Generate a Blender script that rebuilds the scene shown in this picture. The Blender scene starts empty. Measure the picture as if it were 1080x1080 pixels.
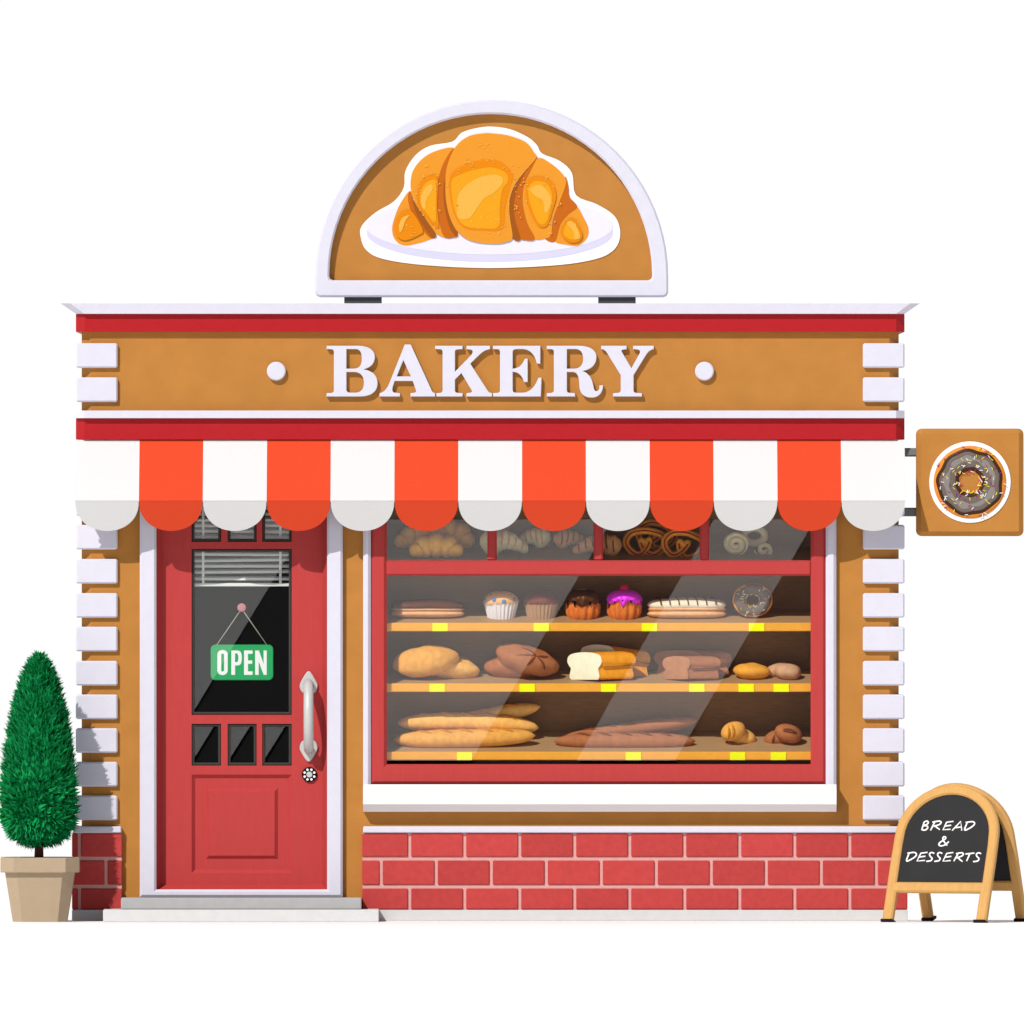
import bpy, bmesh, math, random
from mathutils import Vector, noise
random.seed(7)
PI = math.pi
sc = bpy.context.scene
COL = sc.collection
U = 0.005                       # metres per drawing unit (the shop is 874 units = 4.4 m wide)
GY, CX = 971.0, 540.0           # ground line, centre line

def W(x, y, d):                 # x to the right, y downwards, d out from the shop front
    return Vector(((x - CX) * U, -d * U, (GY - y) * U))

# ------------------------------------------------------------------ materials
def lin(h):
    out = []
    for i in (0, 2, 4):
        c = int(h[i:i + 2], 16) / 255
        out.append(c / 12.92 if c <= .04045 else ((c + .055) / 1.055) ** 2.4)
    return out

MATS = {}
def mat(name, hexc, T=1.42, rough=.65, var=.05, scale=25, bump=.15, spec=.08, metal=0, island=0.0, stretch=None, coat=0):
    if name in MATS: return MATS[name]
    m = bpy.data.materials.new(name); m.use_nodes = True
    nt = m.node_tree; N = nt.nodes; L = nt.links
    p = N['Principled BSDF']
    base = [min(.92, c / T) for c in lin(hexc)]
    p.inputs['Roughness'].default_value = rough
    p.inputs['Specular IOR Level'].default_value = spec
    p.inputs['Metallic'].default_value = metal
    p.inputs['Coat Weight'].default_value = coat
    tc = N.new('ShaderNodeTexCoord'); nz = N.new('ShaderNodeTexNoise')
    nz.inputs['Scale'].default_value = scale; nz.inputs['Detail'].default_value = 5
    if stretch:
        mp = N.new('ShaderNodeMapping'); mp.inputs['Scale'].default_value = stretch
        L.new(tc.outputs['Object'], mp.inputs['Vector']); L.new(mp.outputs['Vector'], nz.inputs['Vector'])
    else:
        L.new(tc.outputs['Object'], nz.inputs['Vector'])
    mr = N.new('ShaderNodeMapRange')
    mr.inputs['From Min'].default_value = .3; mr.inputs['From Max'].default_value = .7
    mr.inputs['To Min'].default_value = 1 - var; mr.inputs['To Max'].default_value = 1 + var
    L.new(nz.outputs['Fac'], mr.inputs['Value'])
    fac = mr.outputs['Result']
    if island:
        g = N.new('ShaderNodeNewGeometry'); r2 = N.new('ShaderNodeMapRange')
        r2.inputs['To Min'].default_value = 1 - island; r2.inputs['To Max'].default_value = 1 + island
        L.new(g.outputs['Random Per Island'], r2.inputs['Value'])
        mu = N.new('ShaderNodeMath'); mu.operation = 'MULTIPLY'
        L.new(fac, mu.inputs[0]); L.new(r2.outputs['Result'], mu.inputs[1]); fac = mu.outputs[0]
    vm = N.new('ShaderNodeVectorMath'); vm.operation = 'SCALE'
    vm.inputs[0].default_value = base
    L.new(fac, vm.inputs['Scale']); L.new(vm.outputs['Vector'], p.inputs['Base Color'])
    if bump:
        n2 = N.new('ShaderNodeTexNoise'); n2.inputs['Scale'].default_value = scale * 8; n2.inputs['Detail'].default_value = 4
        L.new(tc.outputs['Object'], n2.inputs['Vector'])
        b = N.new('ShaderNodeBump'); b.inputs['Strength'].default_value = bump; b.inputs['Distance'].default_value = .002
        L.new(n2.outputs['Fac'], b.inputs['Height']); L.new(b.outputs['Normal'], p.inputs['Normal'])
    MATS[name] = m
    return m

def glass_mat():
    m = bpy.data.materials.new('window_glass'); m.use_nodes = True
    nt = m.node_tree; N = nt.nodes; L = nt.links
    N.remove(N['Principled BSDF'])
    t = N.new('ShaderNodeBsdfTransparent'); t.inputs['Color'].default_value = (.97, .98, .97, 1)
    g = N.new('ShaderNodeBsdfGlossy'); g.inputs['Roughness'].default_value = 0.0
    fr = N.new('ShaderNodeValue'); fr.outputs[0].default_value = .05
    mx = N.new('ShaderNodeMixShader')
    L.new(fr.outputs[0], mx.inputs[0]); L.new(t.outputs[0], mx.inputs[1]); L.new(g.outputs[0], mx.inputs[2])
    L.new(mx.outputs[0], N['Material Output'].inputs['Surface'])
    return m
GLASS = glass_mat()

OCH = mat('ochre_stucco', 'CD8C44', var=.05, scale=9, bump=.25)
WHT = mat('white_stucco', 'F0EEFD', var=.02, scale=18, bump=.12)
RED = mat('crimson_paint', 'C1272D', var=.03, rough=.45)
DRD = mat('coral_red_paint', 'CE4B4A', var=.03, rough=.4, scale=16, stretch=(3, 3, .6))
BRK = mat('red_brick', 'D04D4B', var=.07, island=.09, rough=.8, bump=.4, scale=30)
MRT = mat('pink_mortar', 'F2B6B2', var=.04, rough=.9, bump=.3, scale=40)
STN = mat('pale_stone', 'EDEDED', var=.03, rough=.8, scale=20)
STD = mat('grey_stone', 'C6C6C6', var=.04, rough=.8, scale=20)
PLN = mat('plinth_stone', 'E6E6E6', var=.03, rough=.8, scale=20)
CLW = mat('white_canvas', 'FFFFFF', T=1.5, var=.012, rough=.8, scale=60, bump=.1)
CLO = mat('orange_canvas', 'FF5733', T=1.52, var=.02, rough=.8, scale=60, bump=.1)
GRY = mat('grey_metal', '595B5D', var=.03, rough=.45, metal=.2)
LGR = mat('brushed_light_metal', 'DEDEDC', var=.02, rough=.4, metal=.1, bump=.03)
BLK = mat('black_plastic', '1A1A1A', var=.03, rough=.5)
BEAD = mat('dark_grey_bead', '4C4A46', var=.03, rough=.5)
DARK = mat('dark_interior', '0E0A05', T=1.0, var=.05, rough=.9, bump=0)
CAB = mat('dark_walnut_board', '8C6646', T=1.0, var=.12, rough=.6, scale=12, stretch=(1, 1, 9))
SHF = mat('shelf_board', 'B08A62', T=1.0, var=.07, rough=.55, scale=12, stretch=(1, 9, 9))
LIP = mat('amber_shelf_edge', 'FDB040', T=1.12, var=.03, rough=.5)
TAG = mat('yellow_card', 'FFFF14', T=1.05, var=.01, rough=.5, bump=0)
WPL = mat('white_plastic', 'FFFFFF', T=1.12, var=.008, rough=.45, bump=0)
SLAT = mat('white_blind_slat', 'F4F4F2', T=1.15, var=.02, rough=.5, bump=0)

# ------------------------------------------------------------------ mesh builder
class MB:
    def __init__(s): s.v = []; s.f = []; s.m = []; s.sm = []
    def add(s, vs, fs, mi=0, smooth=False):
        o = len(s.v); s.v += [Vector(v) for v in vs]
        for f in fs: s.f.append([i + o for i in f]); s.m.append(mi); s.sm.append(smooth)
    def quad(s, pts, mi=0): s.add([W(*p) for p in pts], [list(range(len(pts)))], mi)
    def box(s, x0, y0, x1, y1, d0, d1, bev=0.0, mi=0, fn=None):
        bm = bmesh.new()
        P = [(x, y, d) for d in (d0, d1) for y in (y0, y1) for x in (x0, x1)]
        vs = [bm.verts.new(p) for p in P]
        for q in ((0, 1, 3, 2), (4, 6, 7, 5), (0, 2, 6, 4), (1, 5, 7, 3), (0, 4, 5, 1), (2, 3, 7, 6)): bm.faces.new([vs[i] for i in q])
        if bev: bmesh.ops.bevel(bm, geom=bm.edges[:], offset=bev, segments=1, affect='EDGES')
        bm.verts.index_update()
        f2 = fn or W
        s.add([f2(*v.co) for v in bm.verts], [[v.index for v in f.verts] for f in bm.faces], mi)
        bm.free()
    def outline(s, loops, d0, d1, bev=0.0, mi=0, fn=None):
        cu = bpy.data.curves.new('c', 'CURVE'); cu.dimensions = '2D'; cu.fill_mode = 'BOTH'
        cu.extrude = max(1e-4, (d1 - d0 - 2 * bev) / 2); cu.bevel_depth = bev; cu.bevel_resolution = 0; cu.offset = -bev
        for lp in loops:
            sp = cu.splines.new('POLY'); sp.points.add(len(lp) - 1); sp.use_cyclic_u = True
            for p, q in zip(sp.points, lp): p.co = (q[0], -q[1], 0, 1)
        o = bpy.data.objects.new('c', cu); COL.objects.link(o)
        dg = bpy.context.evaluated_depsgraph_get(); ev = o.evaluated_get(dg); me = ev.to_mesh()
        mid = (d0 + d1) / 2; f2 = fn or W
        s.add([f2(v.co.x, -v.co.y, v.co.z + mid) for v in me.vertices], [list(p.vertices) for p in me.polygons], mi)
        ev.to_mesh_clear(); bpy.data.objects.remove(o); bpy.data.curves.remove(cu)
    def ring(s, levels, back=-600, mi=0, cap=True):     # mouldings and walls that run round the chamfered front corners
        rows = []
        for (y, d, xf, xs) in levels:
            dc = d - (xf - xs)
            rows.append([W(*p) for p in ((xs, y, back), (xs, y, dc), (xf, y, d), (1034 - xf, y, d), (1034 - xs, y, dc), (1034 - xs, y, back))])
        n = 6; vs = [v for r in rows for v in r]; fs = []
        for i in range(len(rows) - 1):
            for j in range(n):
                k = (j + 1) % n
                fs.append([i * n + j, i * n + k, (i + 1) * n + k, (i + 1) * n + j])
        if cap: fs += [list(range(n)), [(len(rows) - 1) * n + j for j in range(n)]]
        s.add(vs, fs, mi)
    def loft(s, path, radii, n=14, mi=0, closed=False, fn=None, ref=(0, 0, 1), wob=None, smooth=True):
        P = [Vector(p) for p in path]; m = len(P); vs = []; fs = []; f2 = fn or W; ref = Vector(ref)
        for i, p in enumerate(P):
            if closed: t = P[(i + 1) % m] - P[i - 1]
            else: t = P[min(i + 1, m - 1)] - P[max(i - 1, 0)]
            t.normalize()
            up = ref.cross(t)
            if up.length < 1e-3: up = Vector((0, 1, 0))
            up.normalize(); sd = t.cross(up).normalized()
            r = radii[i] if isinstance(radii, (list, tuple)) and isinstance(radii[0], (list, tuple, float, int)) and len(radii) == m else radii
            ru, rs = r if isinstance(r, (list, tuple)) else (r, r)
            for k in range(n):
                a = 2 * PI * k / n
                q = 1.0 if wob is None else wob(i, a)
                v = p + up * (math.cos(a) * ru * q) + sd * (math.sin(a) * rs * q)
                vs.append(f2(*v))
        for i in range(m if closed else m - 1):
            j = (i + 1) % m
            for k in range(n):
                l = (k + 1) % n
                fs.append([i * n + k, i * n + l, j * n + l, j * n + k])
        if not closed: fs += [list(range(n)), [(m - 1) * n + k for k in range(n)]]
        s.add(vs, fs, mi, smooth)
    def ell(s, cx, cy, d, rx, ry, rd, rot=0, amp=0, nf=.12, n=24, m=16, mi=0, flat=None):
        vs = []; fs = []; c, sn = math.cos(math.radians(rot)), math.sin(math.radians(rot))
        for i in range(m + 1):
            th = PI * i / m
            for k in range(n):
                a = 2 * PI * k / n
                v = Vector((math.cos(th), math.sin(th) * math.cos(a), math.sin(th) * math.sin(a)))
                q = 1 + amp * noise.noise(Vector((v.x * rx, v.y * ry, v.z * rd)) * nf + Vector((cx, cy, d)))
                x, y, z = v.x * rx * q, v.y * ry * q, v.z * rd * q
                if flat is not None: y = min(y, flat)
                vs.append(W(cx + x * c - y * sn, cy + x * sn + y * c, d + z))
        for i in range(m):
            for k in range(n):
                l = (k + 1) % n
                fs.append([i * n + k, i * n + l, (i + 1) * n + l, (i + 1) * n + k])
        s.add(vs, fs, mi, True)
    def lathe(s, prof, cx, d, n=48, mi=0, fl=None, yo=None, smooth=True, sd=1.0):     # profile of (radius, y)
        vs = []; fs = []; m = len(prof)
        for i, (r, y) in enumerate(prof):
            for k in range(n):
                a = 2 * PI * k / n
                q = fl(i, a, y) if fl else 1
                yy = yo(i, a, y) if yo else y
                vs.append(W(cx + math.cos(a) * r * q, yy, d + math.sin(a) * r * q * sd))
        for i in range(m - 1):
            for k in range(n):
                l = (k + 1) % n
                fs.append([i * n + k, i * n + l, (i + 1) * n + l, (i + 1) * n + k])
        fs += [list(range(n)), [(m - 1) * n + k for k in range(n)]]
        s.add(vs, fs, mi, smooth)
    def build(s, name, mats, parent=None, **props):
        if not isinstance(mats, (list, tuple)): mats = [mats]
        org = Vector((0, 0, 0)); r = parent
        while r is not None: org += r.location; r = r.parent
        me = bpy.data.meshes.new(name)
        off = org
        loc = Vector((0, 0, 0))
        if parent is None and s.v:
            lo = Vector([min(v[i] for v in s.v) for i in range(3)]); hi = Vector([max(v[i] for v in s.v) for i in range(3)])
            loc = Vector(((lo.x + hi.x) / 2, (lo.y + hi.y) / 2, lo.z)); off = loc
        me.from_pydata([v - off for v in s.v], [], s.f)
        for mm in mats: me.materials.append(mm)
        for p, mi, sm in zip(me.polygons, s.m, s.sm): p.material_index = mi; p.use_smooth = sm
        bm = bmesh.new(); bm.from_mesh(me); bmesh.ops.recalc_face_normals(bm, faces=bm.faces[:]); bm.to_mesh(me); bm.free()
        o = bpy.data.objects.new(name, me); COL.objects.link(o); o.location = loc
        if parent is not None: o.parent = parent
        for k, v in props.items(): o[k] = v
        return o

def thing(name, label, cat, at, group=None):
    o = bpy.data.objects.new(name, None); COL.objects.link(o); o.location = W(*at)
    o['label'] = label; o['category'] = cat
    if group: o['group'] = group
    return o
def copy_thing(src, at_delta, label, group=None):
    c = src.copy(); COL.objects.link(c); c.location = src.location + at_delta
    c['label'] = label
    for ch in list(src.children):
        d = ch.copy(); COL.objects.link(d); d.parent = c
        for g in list(ch.children):
            e = g.copy(); COL.objects.link(e); e.parent = d
    return c

# ------------------------------------------------------------------ 2D helpers
def rect(x0, y0, x1, y1): return [(x0, y0), (x1, y0), (x1, y1), (x0, y1)]
def rrect(x0, y0, x1, y1, r, n=6):
    out = []
    for cx, cy, a0 in ((x1 - r, y0 + r, -90), (x1 - r, y1 - r, 0), (x0 + r, y1 - r, 90), (x0 + r, y0 + r, 180)):
        for i in range(n + 1):
            a = math.radians(a0 + 90 * i / n); out.append((cx + r * math.cos(a), cy + r * math.sin(a)))
    return out
def circ(cx, cy, rx, ry=None, n=40): return [(cx + rx * math.cos(2 * PI * i / n), cy + (ry or rx) * math.sin(2 * PI * i / n)) for i in range(n)]
def path(txt, ox=0, oy=0, k=1.0, n=8):
    tk = txt.replace(',', ' ').split(); i = 0; pts = []; cmd = None
    while i < len(tk):
        if tk[i] in 'MLCZ': cmd = tk[i]; i += 1; continue
        if cmd in 'ML': pts.append((float(tk[i]), float(tk[i + 1]))); i += 2
        else:
            a = pts[-1]; b, c, e = [(float(tk[i + 2 * j]), float(tk[i + 2 * j + 1])) for j in range(3)]; i += 6
            for j in range(1, n + 1):
                t = j / n; u = 1 - t
                pts.append(tuple(u**3 * a[q] + 3 * u * u * t * b[q] + 3 * u * t * t * c[q] + t**3 * e[q] for q in (0, 1)))
    return [(ox + x / k, oy + y / k) for x, y in pts]
def smooth(pts, n=5):
    out = []; m = len(pts)
    for i in range(m):
        a, b, c, e = pts[i - 1], pts[i], pts[(i + 1) % m], pts[(i + 2) % m]
        for j in range(n):
            t = j / n
            out.append(tuple(.5 * (2 * b[q] + (c[q] - a[q]) * t + (2 * a[q] - 5 * b[q] + 4 * c[q] - e[q]) * t * t + (3 * b[q] - a[q] - 3 * c[q] + e[q]) * t**3) for q in (0, 1)))
    return out
def osmooth(pts, n=5):
    P = [tuple(2 * a - b for a, b in zip(pts[0], pts[1]))] + list(pts) + [tuple(2 * a - b for a, b in zip(pts[-1], pts[-2]))]
    out = []; D = len(pts[0])
    for i in range(1, len(P) - 2):
        a, b, c, e = P[i - 1:i + 3]
        for j in range(n):
            t = j / n
            out.append(tuple(.5 * (2 * b[q] + (c[q] - a[q]) * t + (2 * a[q] - 5 * b[q] + 4 * c[q] - e[q]) * t * t + (3 * b[q] - a[q] - 3 * c[q] + e[q]) * t**3) for q in range(D)))
    out.append(tuple(pts[-1])); return out

# ------------------------------------------------------------------ ground and added patches for glare in the shop glass
D_CAM = 140.0; EYE = 431 * U
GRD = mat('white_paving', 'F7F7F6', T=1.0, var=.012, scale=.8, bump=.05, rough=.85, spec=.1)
NOGL = mat('no_glare_dark', '3C3C3E', T=1.0, var=.1, scale=2, rough=.9)
g = MB()
prof = [(600, -55), (60, -5.2), (12, -1.02), (.5, -.02), (.25, 0), (-12, 0), (-60, 0), (-600, 0), (-9000, 0)]
gx = [-9000, -500, -40, -8, 8, 40, 500, 9000]; ng = len(gx)
g.add([(x, y, z) for (y, z) in prof for x in gx], [[ng * i + j, ng * i + j + 1, ng * (i + 1) + j + 1, ng * (i + 1) + j] for i in range(len(prof) - 1) for j in range(ng - 1)])
g.build('ground', GRD, kind='structure')
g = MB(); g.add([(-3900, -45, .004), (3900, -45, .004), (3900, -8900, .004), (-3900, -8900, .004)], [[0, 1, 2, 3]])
g.build('no_glare_sheet', NOGL, kind='structure')  # unseen dark sheet added to keep the other reflections in the glass dark
def far(px, py):                # ground spot behind the camera that the glass mirrors at this point
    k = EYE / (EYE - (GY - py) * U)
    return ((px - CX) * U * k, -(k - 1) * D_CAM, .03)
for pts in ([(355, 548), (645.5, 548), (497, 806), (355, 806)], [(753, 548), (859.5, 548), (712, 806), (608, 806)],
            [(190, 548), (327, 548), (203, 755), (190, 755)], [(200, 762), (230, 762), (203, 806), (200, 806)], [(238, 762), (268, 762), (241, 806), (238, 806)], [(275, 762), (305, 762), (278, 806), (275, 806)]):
    g = MB(); g.add([far(*p) for p in pts], [[0, 1, 2, 3]]); g.build('glare_patch', GRD, kind='structure')  # unseen pale patches added behind the camera, shaped to mirror as diagonal glare

# ------------------------------------------------------------------ building
B = thing('bakery_building', 'ochre single storey bakery shopfront with coral red door and brick base', 'shop building', (517, 971, -300))
w = MB()
w.outline([rect(96, 332, 938, 970.5), rect(396, 512, 866, 822), rect(161, 512, 349, 940)], -14, 0)
w.ring([(326, 0, 96, 86), (1060, 0, 96, 86)], cap=False)
# drop the front panel of the ring (the slab with openings stands there)
w.f[-4:-3] = []; w.m[-4:-3] = []; w.sm[-4:-3] = []
w.build('wall', OCH, B)
w = MB(); w.quad([(86, 325, -600), (948, 325, -600), (948, 325, 0), (86, 325, 0)]); w.build('roof', GRY, B)
w = MB(); w.ring([(321, -30, 96, 86), (320, 14, 74, 64), (331, 12.5, 89, 80), (331.2, -2, 98, 88)]); w.build('cornice', WHT, B)
w = MB(); w.ring([(331.3, -2, 98, 88), (331.3, 7, 89, 80), (350, 7, 89, 80), (350, -2, 98, 88)]); w.build('fascia_band', RED, B)
w = MB(); w.ring([(433, -2, 98, 88), (433, 12, 89, 80), (441, 12, 89, 80), (441, -2, 98, 88)]); w.build('white_string_course', WHT, B)
w = MB(); w.ring([(441.2, -2, 98, 88), (441.2, 6, 89, 80), (463.5, 6, 89, 80), (463.5, -2, 98, 88)]); w.build('fascia_band', RED, B)
QY = [362, 398, 518, 553.5, 589.5, 625.5, 661, 697, 732.5, 768, 803.5, 839]
for y in QY:
    for x0 in (80, 910):
        w = MB(); w.box(x0, y, x0 + 44, y + 26, -34, 6, bev=1.6); w.build('quoin', WHT, B)
# brick base
def joints(x0, x1, start):
    xs = [start + 58 * i for i in range(-12, 14)]
    out = []; a = x0
    for j in xs:
        if x0 + 6 < j < x1 - 6: out.append((a, j - 1.7)); a = j + 1.7
    out.append((a, x1)); return out
for (x0, x1) in ((76, 129), (382, 957)):
    w = MB(); w.box(x0 + .5, 878, x1 - .5, 960, -60, 6); w.build('mortar_base', MRT, B)
    w = MB()
    for (y0, y1, st) in ((879, 903.5, 432), (907.5, 933, 460), (937, 959, 432)):
        for (a, b) in joints(x0, x1, st): w.box(a, y0, b, y1, -12 if a == x0 or b == x1 else 2, 8, bev=.9)
    w.build('brick_base', BRK, B)
    w = MB(); w.box(x0 + 1, 871.5, x1 - 1, 878.3, -60, 10.5, bev=1); w.build('base_course', WHT, B)
    w = MB(); w.box(x0, 959.5, x1, 971, -60, 11, bev=.6); w.build('plinth', PLN, B)

# ------------------------------------------------------------------ door
w = MB(); w.outline([rect(147.5, 505, 361.5, 946), rect(165, 522, 345, 938)], -6, 9, bev=2.4); w.build('door_frame', WHT, B)
w = MB()
panes = [(202, 529, 233, 571.5), (240, 529, 270.5, 571.5), (276.5, 529, 307.5, 571.5), (202, 579, 307.5, 754), (202, 763.5, 233, 807.5), (240, 763.5, 270.5, 807.5), (276.5, 763.5, 307.5, 807.5)]
PANEL = (202, 817, 307.5, 921)
w.outline([rect(171, 527, 340, 933)] + [rect(*p) for p in panes] + [rect(*PANEL)], -30, -10)
door = w.build('door', DRD, B)
w = MB()      # splayed jamb lining
o_, i_ = [(165.2, 522), (344.8, 522), (344.8, 938), (165.2, 938)], [(171, 527), (340, 527), (340, 933), (171, 933)]
w.add([W(x, y, 2) for x, y in o_] + [W(x, y, -10) for x, y in i_] + [W(x, y, -34) for x, y in i_], [[i, (i + 1) % 4, 4 + (i + 1) % 4, 4 + i] for i in range(4)] + [[4 + i, 4 + (i + 1) % 4, 8 + (i + 1) % 4, 8 + i] for i in range(4)])
w.build('jamb', DRD, B)
w = MB(); x0, y0, x1, y1 = PANEL
def frame_step(w, a, da, b, db):
    w.add([W(x, y, da) for x, y in rect(*a)] + [W(x, y, db) for x, y in rect(*b)], [[i, (i + 1) % 4, 4 + (i + 1) % 4, 4 + i] for i in range(4)])
frame_step(w, PANEL, -10, (205.7, 820.7, 303.8, 917.3), -14)
frame_step(w, (205.7, 820.7, 303.8, 917.3), -14, (217, 831.5, 293, 906), -14)
frame_step(w, (217, 831.5, 293, 906), -14, (220.5, 835, 289.5, 902.5), -10.5)
w.quad([(220.5, 835, -10.5), (289.5, 835, -10.5), (289.5, 902.5, -10.5), (220.5, 902.5, -10.5)])
w.build('door_panel', DRD, door)
for p in panes:
    w = MB(); w.outline([rect(*p), rect(p[0] + 3, p[1] + 3, p[2] - 3, p[3] - 3)], -22, -11.5, bev=1); w.build('glazing_bead', BEAD, door)
    w = MB(); w.box(p[0] + 2, p[1] + 2, p[2] - 2, p[3] - 2, -18.5, -17.5); w.build('glass_pane', GLASS, door)
w = MB()      # pull handle
w.loft(osmooth([(325.5, 722, -6), (325.5, 724, 8), (325.5, 738, 19), (325.5, 756, 23.5), (325.5, 774, 19), (325.5, 788, 8), (325.5, 790, -6)], 6), 5.2, n=16)
h = w.build('handle', LGR, door)
for (cy, tip) in ((723, 708), (789, 803.5)):
    w = MB(); s = 1 if tip > cy else -1
    w.outline([smooth([(316, cy), (318.5, cy - s * 7), (325.5, cy - s * 9.5), (332.5, cy - s * 7), (335, cy), (332, cy + s * 7), (328, tip - s * 1.5), (325.5, tip), (323, tip - s * 1.5), (319, cy + s * 7)])], -10, -6.5, bev=.8)
    w.build('handle_plate', LGR, h)
w = MB(); w.outline([circ(326.3, 817, 8)], -10, -7, bev=.8); lk = w.build('lock', BLK, door)
w = MB(); w.outline([circ(326.3, 817, 3.2)], -7.5, -5.8, bev=.5); w.build('keyhole', LGR, lk)
w = MB()
for i in range(8):
    a = i * PI / 4 + PI / 8; w.outline([circ(326.3 + 5.5 * math.cos(a), 817 + 5.5 * math.sin(a), 1.25, n=10)], -7.2, -6.4)
w.build('lock_dots', WPL, lk)
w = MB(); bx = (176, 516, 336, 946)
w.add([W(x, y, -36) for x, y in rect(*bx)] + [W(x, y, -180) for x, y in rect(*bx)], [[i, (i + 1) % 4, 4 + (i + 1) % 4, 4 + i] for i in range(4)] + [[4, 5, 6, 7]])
w.build('dark_void_lining', DARK, B)  # near-black colour stands in for the darkness of the room behind the glass

# blind behind the door glass
bl = thing('window_blind', 'white horizontal slat blind half lowered behind the red door glass', 'blind', (255, 619, -29), None)
w = MB(); ys = [529 + 6.1 * i for i in range(13)] + [609.5]
rng = random.Random(3)
for i, y in enumerate(ys):
    t = rng.uniform(-.7, .7) if i > 3 else rng.uniform(-.3, .3)
    w.add([W(204, y + t, -24.5), W(306, y - t, -24.5), W(306, y - t - 1.6, -28), W(204, y + t - 1.6, -28), W(204, y + t + 2.6, -23.6), W(306, y - t + 2.6, -23.6)], [[0, 1, 2, 3], [0, 4, 5, 1]])
w.build('slats', SLAT, bl)
w = MB(); w.box(204, 615, 306, 618.6, -28, -23, bev=.6); w.build('bottom_rail', SLAT, bl)
w = MB(); w.box(203, 519, 307, 526, -29, -22.5, bev=.6); w.build('head_rail', SLAT, bl)
for x in (214, 295.5):
    w = MB(); w.box(x - 1.3, 526, x + 1.3, 615.5, -23.4, -22.9); w.build('ladder_tape', SLAT, bl)

# open sign
GRN = mat('green_enamel', '30B06A', T=1.12, var=.015, rough=.35, bump=0)
PNK = mat('pink_suction_cup', 'D08890', T=1.15, var=.02, rough=.3, bump=0)
STR = mat('pale_string', 'D9D2BE', T=1.1, bump=0)
op = thing('open_sign', 'small green hanging board reading OPEN behind the red door glass', 'sign', (255, 717, -21))
w = MB(); w.outline([rrect(222, 680, 288, 717.5, 5)], -22.4, -20.4, bev=.5); bd = w.build('board', GRN, op)
def OP(t): return path(t, 215, 670, 13.5)
w = MB()
for loops in ([rrect(229, 685.7, 240, 712.1, 5), rrect(233.1, 689.4, 236.1, 708.4, 1.5)],
              [OP('M 388 218 L 470 218 C 520 218 538 250 538 325 C 538 400 520 432 470 432 L 442 432 L 442 566 L 388 566'), OP('M 442 260 L 462 260 C 482 263 488 290 488 325 C 488 360 482 382 462 385 L 442 385')],
              [OP('M 570 218 L 692 218 L 692 266 L 626 266 L 626 360 L 686 360 L 686 408 L 626 408 L 626 516 L 692 516 L 692 566 L 570 566')],
              [OP('M 728 218 L 782 218 L 848 410 L 848 218 L 893 218 L 893 566 L 850 566 L 778 375 L 778 566 L 728 566')]):
    w.outline(loops, -20.5, -20.0)
w.build('lettering', WPL, bd)
w = MB(); w.ell(254.7, 641, -20, 4.6, 4.6, 1.6); w.build('suction_cup', PNK, op)
w = MB()
for x in (227.5, 282): w.loft([(254.7, 642, -20.6), (x, 681.5, -21)], .33, n=6)
w.build('string', STR, op)

# steps
st = thing('door_step', 'two pale stone steps below the red bakery door', 'step', (255, 971, 40))
w = MB(); w.box(128.5, 946.3, 381.5, 958, 0, 62, bev=.7); w.build('upper_step', STD, st)
w = MB(); w.box(110, 958.2, 400, 971, 11.4, 84, bev=.7); w.build('lower_step', STN, st)

# ------------------------------------------------------------------ display window
w = MB(); w.outline([rect(383, 505, 882, 830), rect(391.2, 519, 870.8, 827)], -6, 9, bev=3); w.build('window_surround', WHT, B)
w = MB()
pr = [(827, 9.3), (827, 22), (848, 22), (856, 13), (856, 0)]
w.add([W(383, y, d) for y, d in pr] + [W(882, y, d) for y, d in pr] + [W(383, 827, 0), W(882, 827, 0)],
      [[0, 1, 6, 5], [1, 2, 7, 6], [2, 3, 8, 7], [3, 4, 9, 8], [0, 1, 2, 3, 4, 10], [5, 6, 7, 8, 9, 11], [0, 5, 11, 10], [4, 9, 11, 10]])
w.build('window_sill', mat('white_sill_paint', 'FFFFFF', T=1.36, var=.01, rough=.5), B)
w = MB(); w.outline([rect(391, 519, 871, 827), rect(408, 530, 855, 806)], -14, 7, bev=3.2); win = w.build('window', DRD, B)
w = MB(); w.box(407, 591, 856, 607.3, -14, 6, bev=2.2); w.build('transom_bar', DRD, win)
MX = (519, 631, 743)
for x in MX:
    w = MB(); w.box(x - 5, 528, x + 5, 591.2, -14, 4, bev=1.8); w.build('mullion', DRD, win)
ed = [407] + list(MX) + [856]
for a, b in zip(ed[:-1], ed[1:]):
    w = MB(); w.box(a + 1, 529, b - 1, 592, -2.8, -2); w.build('glass_pane', GLASS, win)
w = MB(); w.box(407, 606, 856, 807, -2.8, -2); w.build('glass_pane', GLASS, win)

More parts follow.
